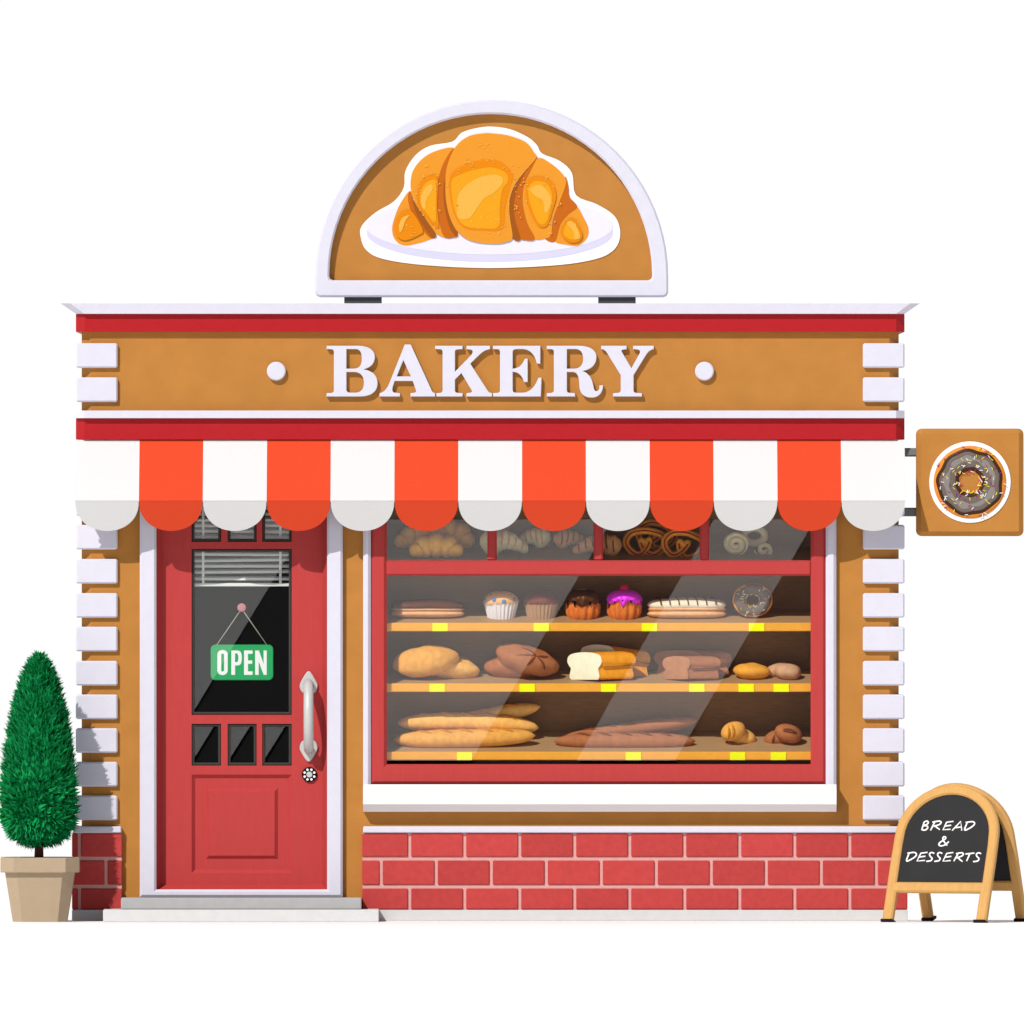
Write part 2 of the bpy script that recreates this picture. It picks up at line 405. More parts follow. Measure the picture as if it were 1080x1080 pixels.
W0 = W
def W(x, y, d): return W0(x, y, d + 11.5)      # the display stands close behind the glass
cab = thing('display_cabinet', 'dark brown display case with amber edged bread shelves behind the shop window', 'display case', (631, 812, -45))
w = MB(); w.box(398, 514, 865, 813, -81, -78); w.build('back_panel', CAB, cab)
for x in (398, 861):
    w = MB(); w.box(x, 516, x + 4, 813, -77.8, -15); w.build('side_panel', CAB, cab)
w = MB(); w.box(402, 809, 861, 813, -77.8, -15); w.build('base_panel', CAB, cab)
w = MB(); w.box(402, 514, 861, 518, -77.8, -15); w.build('top_panel', CAB, cab)
SF = [(592, 577), (657.5, 643), (721.5, 707.5), (793.5, 772.5)]      # front and back height of each tilted shelf
for i, (yf, yb) in enumerate(SF):
    w = MB()
    w.add([W(x, y, d) for x in (402.3, 860.7) for (y, d) in ((yf, -19), (yf + 3, -19), (yb + 3, -77.5), (yb, -77.5))],
          [[0, 3, 7, 4], [1, 2, 6, 5], [0, 1, 2, 3], [4, 5, 6, 7], [0, 1, 5, 4], [2, 3, 7, 6]])
    sh = w.build('shelf', SHF, cab)
    w = MB(); w.box(402.3, yf - .7, 860.7, yf + 8.3, -18.8, -16, bev=.7); w.build('shelf_edge', LIP, sh)
tg = MB(); tg.box(456, 657.2, 472.2, 665.6, -15.8, -15.0)
t0 = tg.build('price_tag', TAG, None, label='yellow price tag on the top amber shelf edge under the chocolate eclair', category='price tag', group='yellow price tags on the shelf edges')
for (x, y, what) in ((571, 0, 'on the top amber shelf edge under the chocolate muffin'), (685, 0, 'on the top amber shelf edge under the striped eclair'),
                     (798, 0, 'on the top amber shelf edge under the chocolate ring donut'),
                     (461, 64, 'on the middle amber shelf edge under the two golden loaves'), (556, 64, 'on the middle amber shelf edge under the dark scored loaves'),
                     (642, 64, 'on the middle amber shelf edge under the sliced white bread'), (735, 64, 'on the middle amber shelf edge under the brown tin loaves'),
                     (787, 64, 'on the middle amber shelf edge under the plain orange bun'), (824, 64, 'on the middle amber shelf edge under the two pale brown buns'),
                     (490, 136, 'on the lowest amber shelf edge under the golden baguettes'), (668, 136, 'on the lowest amber shelf edge under the dark baguettes'),
                     (778, 136, 'on the lowest amber shelf edge under the small golden rolls'), (821, 136, 'on the lowest amber shelf edge under the small dark rolls')):
    c = t0.copy(); COL.objects.link(c)
    c.location = t0.location + Vector(((x - 464.1) * U, 0, -y * U)); c['label'] = 'yellow price tag ' + what

# ------------------------------------------------------------------ pastries
def bread(name, hexc, **k):
    a = dict(T=1.0, var=.12, scale=35, rough=.55, bump=.35); a.update(k); return mat(name, hexc, **a)
GOLD = bread('golden_crust', 'F6B862'); GOLD2 = bread('deep_golden_crust', 'EBA64E'); CUTG = bread('pale_cut_crumb', 'F6D49A')
RYE = bread('rye_crust', 'AE6A42'); RYE2 = bread('dark_rye_crust', '8E4C2C'); RYC = bread('rye_crack', '7A3F28'); PALE = bread('floured_crust', 'CFA07E')
CROI = bread('croissant_crust', 'FBB648'); CREAM = bread('cream_dough', 'F0E2B2'); CARA = bread('caramel_dough', 'EDAE72')
CHOC = bread('chocolate_glaze', '5E2C14', rough=.25, bump=.05, var=.06); CHOD = bread('dark_chocolate', '5A3119', rough=.25, bump=.05, var=.06)
PRET = bread('pretzel_crust', 'FFA83C', rough=.3); PRED = bread('pretzel_split', 'B8301E')
CHOU = bread('choux_pastry', 'F2B884'); CHOS = bread('choux_filling', 'C9824E'); VAN = bread('vanilla_icing', 'FBE3C8', rough=.3, bump=.05, var=.03)
PAPW = bread('white_paper_cup', 'E9E2E6', bump=.05, var=.03); PAPB = bread('brown_paper_cup', 'B68C68', bump=.05, var=.04)
CAKB = bread('chocolate_sponge', '7A3A30'); BLUE = bread('blueberry_skin', '5E86C4', bump=.05, rough=.35); SPON = bread('orange_sponge', 'E37A35', rough=.35)
MAG = bread('magenta_icing', 'F23CF0', rough=.2, bump=0, var=.03); CHER = bread('cherry_skin', 'E02458', rough=.15, bump=0, var=.03); DON = bread('donut_dough', 'EFA550')
GREYCH = bread('milk_chocolate_icing', '6E5F57', rough=.25, bump=0, var=.1); ORB = bread('orange_bun_crust', 'F2A840'); CRUM = bread('white_crumb', 'FBEFD2', var=.04); TOAST = bread('amber_crust', 'EE9A26'); TOAD = bread('toasted_edge', 'C9801C')
BRNL = bread('brown_loaf_crust', 'AE6E4E'); BRNC = bread('brown_loaf_crumb', 'B87C5A'); BRND = bread('brown_loaf_edge', '8E5644')

def prof_r(t, p=.55): return max(.04, (1 - abs(2 * t - 1) ** 3.8) ** p)
def stick(name, label, cat, group, a, b, r, crust, slash, nsl, bend=0, dd=(-45, -45), amp=.05):
    L = 30; pts = []; rad = []
    for i in range(L + 1):
        t = i / L
        pts.append((a[0] + (b[0] - a[0]) * t, a[1] + (b[1] - a[1]) * t - bend * math.sin(PI * t), dd[0] + (dd[1] - dd[0]) * t))
        q = r * prof_r(t) * (1 + amp * noise.noise(Vector((t * 9, a[0], a[1])))); rad.append((q, q * 1.15))
    o = thing(name, label, cat, (sum(p[0] for p in pts) / len(pts), max(a[1], b[1]) + r, dd[0]), group)
    w = MB(); w.loft(pts, rad, n=18); w.build('crust', crust, o)
    w = MB()
    for k in range(nsl):
        t = .14 + .72 * (k + .5) / nsl; i = int(t * L); c = Vector(pts[i]); e = (Vector(b) - Vector(a)).normalized() if len(a) == 2 else None
        P = []
        for j in range(9):
            u = j / 4 - 1; tt = t + u * r * .95 / math.hypot(b[0] - a[0], b[1] - a[1]); ii = min(L, max(0, round(tt * L))); q = rad[ii][0]; ang = .5 + .38 * u
            y = a[1] + (b[1] - a[1]) * tt - bend * math.sin(PI * tt)
            P.append((a[0] + (b[0] - a[0]) * tt, y - q * math.cos(ang) * 1.01, dd[0] + (dd[1] - dd[0]) * tt + q * 1.15 * math.sin(ang) * 1.01))
        w.loft(P, [max(.15, (1 - (j / 4 - 1) ** 2) * r * .17) for j in range(9)], n=8)
    w.build('score_marks', slash, o)
    return o
def bun(name, label, cat, group, cx, cy, rx, ry, rot, crust, d=-45, rd=None, marks=None, mm=None, amp=.1):
    o = thing(name, label, cat, (cx, cy + ry, d), group)
    w = MB(); w.ell(cx, cy, d, rx, ry, rd or rx * .55, rot, amp=amp, nf=.09, n=32, m=22); w.build('crust', crust, o)
    if marks:
        w = MB(); RD = rd or rx * .55
        for m in marks:
            P = []
            for (u, v) in osmooth(m, 4):
                z = math.sqrt(max(.02, 1 - u * u - v * v)); c, s = math.cos(math.radians(rot)), math.sin(math.radians(rot))
                x, y = u * rx * 1.0, v * ry * 1.0
                P.append((cx + x * c - y * s, cy + x * s + y * c, d + z * RD))
            nn = len(P); w.loft(P, [max(.2, math.sin(PI * (j + .3) / nn) * 1.5) for j in range(nn)], n=8)
        w.build('score_marks', mm, o)
    return o
BR = 'pastries and breads in the shop window'
# --- transom row
def croissant(cx, by, wd, ht, d, label, s=1.0):
    o = thing('croissant', label, 'croissant', (cx, by, d), 'croissants behind the window transom')
    w = MB(); pts = []; rad = []; n = 56
    for i in range(n + 1):
        t = i / n; a = PI * (1.02 - 1.04 * t)
        pts.append((cx + wd * .42 * math.cos(a), by - ht * .2 - ht * .33 * math.sin(a), d + 9 - 9 * math.sin(a)))
        env = .3 + .7 * math.sin(PI * t) ** .9
        ph = (t * 5.0) % 1.0
        rad.append(max(.5, ht * .46 * env * (.7 + .38 * math.sin(PI * ph) ** .5) * (.35 if i in (0, n) else 1)))
    w.loft(pts, rad, n=18)
    w.build('crust', CROI, o)
croissant(446, 581, 58, 29, -58, 'golden croissant at the back left, its left tip by the window frame')
croissant(474, 582, 46, 34, -64, 'tall golden croissant behind the other two, nearest the first mullion')
croissant(460, 590, 54, 28, -34, 'golden croissant lying in front of the other two')
def horn(cx, by, wd, ht, d, ribs, m, ms, label, flip=1):
    o = thing('cream_horn', label, 'cream horn', (cx, by, d), 'ribbed cream horns behind the window transom')
    w = MB(); pts = []; rad = []; n = 48
    for i in range(n + 1):
        t = i / n
        pts.append((cx + flip * wd * (t - .5), by - ht * (.34 + .28 * math.sin(PI * min(1, t * 1.1))), d))
        env = min(1, .25 + t * 5) ** .6 * (1 - .72 * t ** 1.3)
        rad.append((max(.6, ht * .46 * env * (.9 + .13 * abs(math.sin(PI * t * ribs)))), max(.6, ht * .44 * env)))
    w.loft(pts, rad, n=18); w.build('dough', m, o)
    w = MB()
    for k in range(1, ribs):
        i = int(n * k / ribs); P = [];
        for j in range(11):
            a = -.5 + 2.5 * j / 10
            P.append((pts[i][0] + flip * 1.2 * math.sin(a * 1.5), pts[i][1] - math.cos(a) * rad[i][0] * 1.06, pts[i][2] + math.sin(a) * rad[i][1] * 1.06 + .2))
        w.loft([(p[0], p[1], p[2]) for p in P], .8, n=6)
    w.build('stripes', ms, o)
horn(561, 582, 34, 26, -62, 6, CREAM, CARA, 'pale ribbed cream horn, the right one of the pale pair', -1)
horn(533, 590, 48, 33, -42, 7, CREAM, CARA, 'large pale ribbed cream horn behind the first mullion')
horn(604, 582, 36, 24, -62, 6, CARA, RYE2, 'caramel striped cream horn, the left one of the striped pair', 1)
horn(629, 590, 50, 28, -42, 7, CARA, RYE2, 'caramel striped cream horn behind the middle mullion', -1)
def pretzel(cx, cy, r, d, label, rot=0):
    o = thing('pretzel', label, 'pretzel', (cx, cy + r, d), 'pretzels behind the window transom')
    P = []
    raw = [(-.12, .05), (.2, -.25), (.05, .35), (-.35, .78), (-.8, .45), (-1, -.1), (-.75, -.65), (-.2, -.85), (.3, -.8), (.85, -.55), (1, 0), (.75, .55), (.3, .78), (-.1, .35), (-.25, -.2), (.1, .0)]
    zz = [3, 3, 2, 0, 0, 0, 0, 0, 0, 0, 0, 0, 0, -1, 3, 4]
    c, s = math.cos(rot), math.sin(rot)
    P = osmooth([(cx + (x * c - y * s) * r * 1.1, cy + (x * s + y * c) * r * .82, d + z) for (x, y), z in zip(raw, zz)], 6)
    w = MB(); n = len(P); w.loft(P, [max(1.6, 3.9 * (.7 + .3 * math.sin(PI * i / n))) for i in range(n)], n=12); b = w.build('dough', PRET, o)
    w = MB(); Q = [(p[0], p[1], p[2] + 3.6) for p in P[8:-8]]; w.loft(Q, .9, n=6); w.build('split', PRED, o)
pretzel(692, 565, 18, -62, 'glossy brown pretzel at the back of the pretzels, partly hidden', .5)
pretzel(681, 573, 19, -48, 'glossy brown pretzel at the left of the third transom pane')
pretzel(721, 575, 19, -38, 'glossy brown pretzel in front, against the last mullion', .25)
def swirl(cx, cy, r, d, label, turns=2.2, sy=.9):
    o = thing('swirl_bun', label, 'swirl bun', (cx, cy + r, d), 'pale swirl buns behind the window transom')
    P = []; n = 60
    for i in range(n + 1):
        t = i / n; a = turns * 2 * PI * t; rr = r * (.12 + .7 * t)
        P.append((cx + rr * math.cos(a), cy + rr * math.sin(a) * sy, d + 5 * (1 - t)))
    w = MB(); w.loft(P, [max(.8, r * .2 * min(1, 4 * (1 - i / n) + .2)) for i in range(n + 1)], n=12); w.build('dough', CREAM, o)
swirl(776, 574, 16, -44, 'pale coiled swirl bun lying in front in the last transom pane')
swirl(806, 580, 12, -50, 'small pale coiled swirl bun at the right end of the transom row', 1.5)
o = thing('ring_biscuit', 'pale ring biscuit with an open hole behind the swirl buns', 'biscuit', (796, 574, -64))
w = MB(); w.loft([(796 + 11 * math.cos(2 * PI * i / 32), 565 + 8 * math.sin(2 * PI * i / 32), -64) for i in range(32)], 4, n=12, closed=True); w.build('dough', CREAM, o)
# --- top shelf
def eclair(x0, x1, yt, yb, d, label, top, stripes=None):
    o = thing('eclair', label, 'eclair', ((x0 + x1) / 2, yb, d)); L = 32; h = yb - yt
    def lay(y, r, rdd, ins, wav, m, nm):
        w = MB(); P = []; R = []
        for i in range(L + 1):
            t = i / L; q = prof_r(t, .5)
            P.append((x0 + ins + (x1 - x0 - 2 * ins) * t, y + wav * math.sin(t * 9), d)); R.append((r * q, rdd * q))
        w.loft(P, R, n=18); return w.build(nm, m, o)
    lay(yb - h * .24, h * .24, 14, 0, 0, CHOU, 'base_shell'); lay(yb - h * .42, h * .14, 13.6, 1, .2, CHOS, 'filling'); lay(yb - h * .47, h * .14, 14.2, .5, 0, CHOU, 'upper_shell')
    ic = lay(yt + h * .33, h * .33, 15.8, .2, .4, top, 'icing')
    if stripes:
        w = MB()
        for k in range(7):
            x = x0 + (x1 - x0) * (.17 + .115 * k); P = []
            for j in range(9):
                a = -.7 + 2.3 * j / 8; P.append((x - 3 + 3.6 * math.sin(a * .9), yt + h * .33 - math.cos(a) * h * .35, d + math.sin(a) * 16.3))
            w.loft(P, .75, n=6, ref=(1, 0, 0))
        w.build('drizzle', stripes, ic)
eclair(412, 490, 632.5, 652, -46, 'chocolate glazed eclair at the left end of the top shelf', CHOC)
eclair(682.5, 766.5, 630.5, 653, -46, 'eclair with white icing and thin chocolate stripes', VAN, CHOD)
def muffin(cx, paper, cake, label, berries):
    o = thing('muffin', label, 'muffin', (cx, 655, -46), 'muffins on the top shelf')
    w = MB(); w.lathe([(13.2, 655), (14.5, 649), (16, 643), (17.6, 636.5), (15, 637.5)], cx, -46, n=96, fl=lambda i, a, y: 1 + .035 * (1 if math.sin(a * 24) > 0 else -1) * (i < 4), smooth=False, sd=.85); w.build('paper_cup', paper, o)
    w = MB(); nf = lambda i, a, y: 1 + .07 * noise.noise(Vector((math.cos(a) * 2.2, math.sin(a) * 2.2, y * .25 + cx)))
    w.lathe([(14.5, 639), (18, 637.5), (18.8, 634.5), (17.2, 630), (13.5, 626.3), (8, 624), (2, 623.2)], cx, -46, n=40, fl=nf, sd=.85); ck = w.build('cake_top', cake, o)
    if berries:
        for (x, y, z) in ((-16.5, 633.6, 6), (-10, 628.5, 7), (-.5, 625, 4), (9.5, 629, 7), (14, 632.5, 8.5), (3, 634.5, 14.8), (-7, 633, 13.4)):
            w = MB(); w.ell(cx + x, y, -46 + z, 2.5, 2.5, 2.5, n=14, m=10); w.build('blueberry', BLUE, ck)
    else:
        w = MB(); rg = random.Random(5)
        for k in range(12):
            a = rg.uniform(0, PI); r = rg.uniform(4, 15); w.ell(cx + math.cos(a) * r, 634.5 - 9 * (1 - (r / 18) ** 2) ** .5, -46 + math.sin(a) * r * .85, 1.7, 1.2, 1.7, n=8, m=6)
        w.build('chocolate_chips', CHOC, ck)
muffin(528.5, PAPW, CHOU, 'blueberry muffin in a white paper cup', True)
muffin(570.5, PAPB, CAKB, 'chocolate muffin in a brown paper cup', False)
def bundt(cx, icing, label, drip, cherry):
    o = thing('bundt_cake', label, 'bundt cake', (cx, 656, -46), 'bundt cakes on the top shelf')
    prof = [(11, 656), (15.5, 653), (18.2, 647), (18.9, 641), (18.2, 635), (16, 629), (12.5, 625.5), (6, 624.5), (1, 624.5)]
    fl = lambda i, a, y: 1 - .15 * (1 - abs(math.cos(a * 6 + .3))) ** .8 * (1 if 0 < i < 7 else .4)
    w = MB(); w.lathe(prof, cx, -46, n=96, fl=fl, sd=.9); b = w.build('sponge', SPON, o)
    rg = random.Random(int(cx)); DR = [(2 * PI * (k + rg.uniform(-.2, .2)) / 15, rg.uniform(.45, 1) * drip) for k in range(15)]
    def yo(i, a, y):
        dr = sum(l * math.exp(-((abs((a - q + PI) % (2 * PI) - PI) / .1) ** 2)) for q, l in DR)
        return y + (dr if i == 0 else dr * .7 if i == 1 else 0)
    w = MB(); w.lathe([(19.3, 632.5), (19.1, 631), (17.6, 628.2), (14.5, 625), (10, 622.6), (5, 621.8), (.8, 622)], cx, -46, n=180, yo=yo, sd=.95); ic = w.build('icing', icing, o)
    if cherry:
        w = MB(); w.ell(cx, 621, -44, 5, 5, 5, n=20, m=14); w.build('cherry', CHER, ic)
    else:
        w = MB(); rg = random.Random(2)
        for k in range(26):
            a = rg.uniform(0, PI); r = rg.uniform(2, 15); y = 621.6 + 7 * (r / 16) ** 2.4
            w.ell(cx + math.cos(a) * r, y, -46 + math.sin(a) * r * .92, 1.2, .5, .5, rot=rg.uniform(-60, 60), n=6, m=5)
        w.build('nut_crumbs', GOLD, ic)
bundt(615, CHOD, 'orange bundt cake with dark chocolate icing and crumbs', 9, False)
bundt(658.5, MAG, 'orange bundt cake with magenta icing and a cherry on top', 9, True)

SPM = [mat('sprinkle_yellow', 'F2DE3C', T=1.05, bump=0), mat('sprinkle_white', 'FFFFFF', T=1.1, bump=0), mat('sprinkle_magenta', 'A8246E', T=1.05, bump=0)]
def donut(parent, cx, cy, d, R, r, sy, dough, ice, ice2, nsp, seed, k=1.0, dz=1.0):
    w = MB(); w_n = 64
    def pt(a, p, rr): return (cx + (R + rr * math.cos(p)) * math.cos(a), cy + (R + rr * math.cos(p)) * math.sin(a) * sy, d + rr * math.sin(p) * dz)
    w.add([W(*pt(2 * PI * i / 64, 2 * PI * j / 20, r)) for i in range(64) for j in range(20)],
          [[i * 20 + j, i * 20 + (j + 1) % 20, ((i + 1) % 64) * 20 + (j + 1) % 20, ((i + 1) % 64) * 20 + j] for i in range(64) for j in range(20)], 0, True)
    dg_ = w.build('dough', dough, parent)
    def band(p0, p1, rr, wav, m, nm, par):
        w = MB(); J = 12; n = 96; vs = []
        for i in range(n):
            a = 2 * PI * i / n; wv = wav * (.5 * math.sin(a * 5 + seed) + .5 * math.sin(a * 9 + 2 * seed))
            for j in range(J + 1): 
                p = (p0 - wv) + ((p1 + .5 * wv) - (p0 - wv)) * j / J
                q = rr - (.9 * k if j in (0, J) else 0)
                vs.append(W(*pt(a, p, q)))
        w.add(vs, [[i * (J + 1) + j, i * (J + 1) + j + 1, ((i + 1) % n) * (J + 1) + j + 1, ((i + 1) % n) * (J + 1) + j] for i in range(n) for j in range(J)], 0, True)
        return w.build(nm, m, par)
    ib = band(.62, 2.75, r + .5 * k, .16, ice, 'icing', parent)
    if ice2:
        band(1.0, 2.25, r + .9 * k, .12, ice2, 'icing_sheen', ib); band(1.35, 1.72, r + 1.3 * k, .16, mat('sign_donut_pale', '938B87', T=1.3, bump=0, var=.02), 'icing_gleam', ib)
    w = MB(); rg = random.Random(seed)
    for q in range(nsp):
        a = rg.uniform(0, 2 * PI); p = rg.uniform(.55, 2.7); c = Vector(pt(a, p, r + (1.2 if dz == 1 else 2.3) * k)); b = rg.uniform(0, PI); ln = 1.7 * k
        e = Vector((math.cos(b), math.sin(b), -.0)) * ln
        w.loft([tuple(c - e), tuple(c + e)], (.38 * k, .38 * k), n=5, mi=q % 3, smooth=False)
    w.build('sprinkles', SPM, ib)
o = thing('donut', 'ring donut with milk chocolate icing standing on edge at the right end', 'donut', (794, 652, -40))
donut(o, 794, 633, -42, 14, 7.2, .86, DON, GREYCH, None, 60, 3, .8)
# --- middle shelf
bun('round_loaf', 'golden round loaf lying in front under the other golden one', 'loaf', 'golden round loaves', 473, 704.5, 33, 13, 8, GOLD, d=-52, rd=18)
bun('round_loaf', 'golden round loaf leaning on top of the other golden one', 'loaf', 'golden round loaves', 449, 697.5, 35, 16.5, -8, GOLD2, d=-38, rd=18)
bun('round_loaf', 'dark rye loaf lying underneath the star scored one', 'loaf', 'dark rye loaves', 543, 704, 32, 13.5, 2, RYE, d=-54, rd=18)
bun('round_loaf', 'dark rye loaf with star shaped scoring leaning on top', 'loaf', 'dark rye loaves', 555.5, 696, 34.5, 15.5, 17, RYE, d=-38, rd=18,
    marks=[[(.25, -.45), (-.05, -.3), (-.4, -.02)], [(.25, -.45), (.15, -.05), (.05, .35)], [(.25, -.45), (.5, -.1), (.62, .3)], [(.25, -.45), (.05, -.62), (-.25, -.7)], [(.25, -.45), (.5, -.55), (.62, -.6)]], mm=RYC)
def tin_loaf(name, label, group, x0, x1, y0, y1, ln, d, crumb, crust, edge, dx=1.0, dyr=0.0):
    o = thing(name, label, 'loaf', (x0 + (x1 - x0 + ln) / 2, y1, d), group)
    wd = x1 - x0; h = y1 - y0; xm = x0 + wd / 2
    slc = smooth([(x0 + wd * .12, y1), (x0 + wd * .1, y0 + h * .6), (x0 + wd * .05, y0 + h * .5), (x0 - .2, y0 + h * .3), (x0 + wd * .1, y0 + h * .08), (xm, y0), (x1 - wd * .1, y0 + h * .08), (x1 + .2, y0 + h * .3), (x1 - wd * .05, y0 + h * .5), (x1 - wd * .1, y0 + h * .6), (x1 - wd * .12, y1)], 5)
    slc = [(x, min(y, y1)) for x, y in slc]
    f = lambda x, y: d + (x - x0) * .45
    w = MB(); n = len(slc); K = 6
    vs = [W(x + ln * k / K, y + dyr * k / K, f(x, y) - 1.2 - 6 * k / K) for k in range(K + 1) for x, y in slc]
    fs = [[k * n + i, k * n + (i + 1) % n, (k + 1) * n + (i + 1) % n, (k + 1) * n + i] for k in range(K) for i in range(n)] + [[K * n + i for i in range(n)], list(range(n))]
    w.add(vs, fs); w.build('crust', crust, o)
    w = MB(); w.add([W(x, y, f(x, y)) for x, y in slc] + [W(x + .4, y, f(x, y) - 1.1) for x, y in slc], [list(range(n)), [n + i for i in range(n)]] + [[i, (i + 1) % n, n + (i + 1) % n, n + i] for i in range(n)])
    w.build('cut_slice', crumb, o)
    w = MB(); yy = y0 + h * .45
    w.loft([(x1 + 1, yy + 1, f(x1, 0) - .6), (x1 + ln * .5, yy + 1 + dyr * .5, f(x1, 0) - 4), (x1 + ln - 1.5, yy + 1 + dyr, f(x1, 0) - 7.5)], [(1.5, 1.2)] * 3, n=8); w.build('crust_fold', edge, o)
tin_loaf('white_bread', 'white tin loaf with cream cut face standing behind the other white loaf', 'white tin loaves', 612, 648, 680, 713, 38, -62, CRUM, TOAST, TOAD, dyr=5)
tin_loaf('white_bread', 'white tin loaf with cream cut face standing in front', 'white tin loaves', 598.5, 634.5, 688, 717, 36, -40, CRUM, TOAST, TOAD, dyr=-1)
tin_loaf('brown_bread', 'reddish brown tin loaf standing behind the other brown loaf', 'brown tin loaves', 690, 740, 686, 713, 32, -64, BRNC, BRNL, BRND)
tin_loaf('brown_bread', 'reddish brown tin loaf standing in front of the other brown loaf', 'brown tin loaves', 699, 728, 692, 716.5, 32, -38, BRNC, BRNL, BRND)
bun('bun', 'plain orange bun beside the brown tin loaves', 'bun', None, 793, 708.5, 19.5, 9.2, 4, ORB, rd=15)
bun('bun', 'pale brown floured bun at the back, between its twin and the orange bun', 'bun', 'pale brown buns', 822, 707.5, 14.5, 8.6, -12, PALE, d=-56, rd=13)
bun('bun', 'pale brown floured bun at the right end of the middle shelf', 'bun', 'pale brown buns', 831.5, 709, 14.5, 8.8, 5, PALE, d=-42, rd=13)
# --- bottom shelf
GB = 'golden baguettes on the lowest shelf'; DB = 'dark baguettes on the lowest shelf'
stick('baguette', 'golden baguette at the back with its right end raised', 'baguette', GB, (432, 775), (570, 745.5), 9, GOLD, TOAD, 4, 1, (-66, -60))
stick('baguette', 'golden baguette in the middle of the three golden ones', 'baguette', GB, (418.5, 763), (568.5, 768), 10, GOLD, TOAD, 5, 3.5, (-52, -52))
stick('baguette', 'golden baguette lying in front of the three golden ones', 'baguette', GB, (415, 780.5), (565, 776), 9.8, GOLD2, TOAD, 5, -1, (-36, -36))
stick('baguette', 'dark scored baguette at the back with its right end raised', 'baguette', DB, (592, 780), (736, 760), 8, RYE, RYC, 5, 0, (-60, -56))
stick('baguette', 'dark scored baguette lying in front of the other dark one', 'baguette', DB, (584, 782), (733.5, 782), 9, RYE, RYC, 5, 0, (-38, -38))
bun('bread_roll', 'small golden roll lying behind at the right of the golden pair', 'roll', 'small golden rolls', 783.5, 778, 14.5, 9, 12, GOLD, d=-52, rd=11, amp=.04)
bun('bread_roll', 'small golden roll with a deep slit leaning on its twin', 'roll', 'small golden rolls', 773.5, 771.5, 13.5, 10, -22, GOLD2, d=-40, rd=11, amp=.04, marks=[[(-.2, -.7), (-.3, -.1), (-.55, .5)], [(.15, -.7), (.05, 0), (-.25, .7)]], mm=TOAD)
bun('bread_roll', 'small dark roll lying behind at the left of the dark pair', 'roll', 'small dark rolls', 820, 779, 14, 9, -12, RYE, d=-52, rd=11, amp=.04, marks=[[(-.1, -.5), (-.3, 0), (-.4, .45)]], mm=RYC)
bun('bread_roll', 'small dark roll with a wide dark slit leaning on its twin', 'roll', 'small dark rolls', 832, 774, 15, 10, 16, RYE, d=-40, rd=11, amp=.04, marks=[[(-.5, -.3), (0, -.42), (.55, -.35)], [(-.5, -.1), (0, -.25), (.55, -.2)]], mm=RYC)

W = W0
# ------------------------------------------------------------------ awning
aw = thing('awning', 'orange and white striped awning with scalloped valance over the shop front', 'awning', (517, 560, 20))
w = MB(); S = 874 / 13
for i in range(13):
    x0, x1 = 80 + S * i, 80 + S * (i + 1)
    P = [(464, 3), (528, 53), (529.6, 51.5), (466, 1)]
    w.add([W(x0, y, d) for y, d in P] + [W(x1, y, d) for y, d in P], [[0, 1, 5, 4], [1, 2, 6, 5], [2, 3, 7, 6]] + ([[0, 1, 2, 3]] if i == 0 else []) + ([[4, 5, 6, 7]] if i == 12 else []), i % 2)
w.build('canopy', [CLW, CLO], aw)
for i in range(13):
    w = MB(); x0 = 80 + S * i; cx = x0 + S / 2; n = 24
    lp = [(x0 + .2, 528.1), (x0 + S - .2, 528.1)] + [(cx + (S / 2 - .2) * math.cos(PI * j / n), 528.1 + 31.9 * math.sin(PI * j / n) ** .85) for j in range(1, n)]
    tl = math.tan(math.radians(30))
    w.outline([lp], 0, 1.2, fn=lambda x, y, t: W(x, y, 51.5 - (y - 528) * tl + t)); w.build('valance', CLO if i % 2 else CLW, aw)
w = MB(); w.loft([(80.5, 530.5, 46.5), (953.5, 530.5, 46.5)], 1.6, n=10); w.build('front_bar', GRY, aw)
for x in (84, 380, 650, 950):
    w = MB(); w.loft([(x, 524, 2), (x, 530.5, 46)], 1.3, n=8); w.build('support_arm', GRY, aw)

# ------------------------------------------------------------------ BAKERY lettering
sg = thing('shop_name_sign', 'raised white letters reading BAKERY between two round studs on the ochre fascia', 'sign', (517, 420, 2))
T1 = [('M 27 58 L 225 58 C 300 58 333 90 333 130 C 333 175 300 198 262 208 C 320 215 350 250 350 295 C 350 350 310 380 235 380 L 27 380 L 27 358 L 60 356 C 70 354 73 348 73 338 L 73 100 C 73 88 68 82 58 81 L 27 80',
       'M 153 80 L 215 80 C 240 82 250 105 250 140 C 250 180 235 203 200 203 L 153 203', 'M 153 225 L 205 225 C 245 227 263 255 263 290 C 263 335 245 355 205 355 L 175 355 C 160 353 153 345 153 335'),
      ('M 522 50 L 560 50 L 690 335 C 697 350 702 356 714 358 L 714 380 L 558 380 L 558 358 L 585 355 C 595 352 596 345 592 338 L 572 282 L 458 282 L 446 320 C 440 345 447 353 460 355 L 492 358 L 492 380 L 362 380 L 362 358 C 390 352 405 335 420 305', 'M 513 150 L 560 252 L 472 252'),
      ('M 714 58 L 888 58 L 888 80 L 855 82 C 845 84 840 88 840 98 L 840 222 L 940 120 C 955 100 955 88 940 84 L 912 80 L 912 58 L 1062 58 L 1062 80 C 1035 84 1015 95 990 120 L 937 172 L 1045 340 C 1053 352 1060 356 1074 358 L 1074 380 L 912 380 L 912 358 L 938 355 C 950 352 948 345 943 337 L 880 232 L 840 272 L 840 338 C 840 350 846 355 856 356 L 888 358 L 888 380 L 722 380 L 722 358 L 748 356 C 757 354 761 349 761 338 L 761 100 C 761 88 757 82 746 81 L 714 80',)]
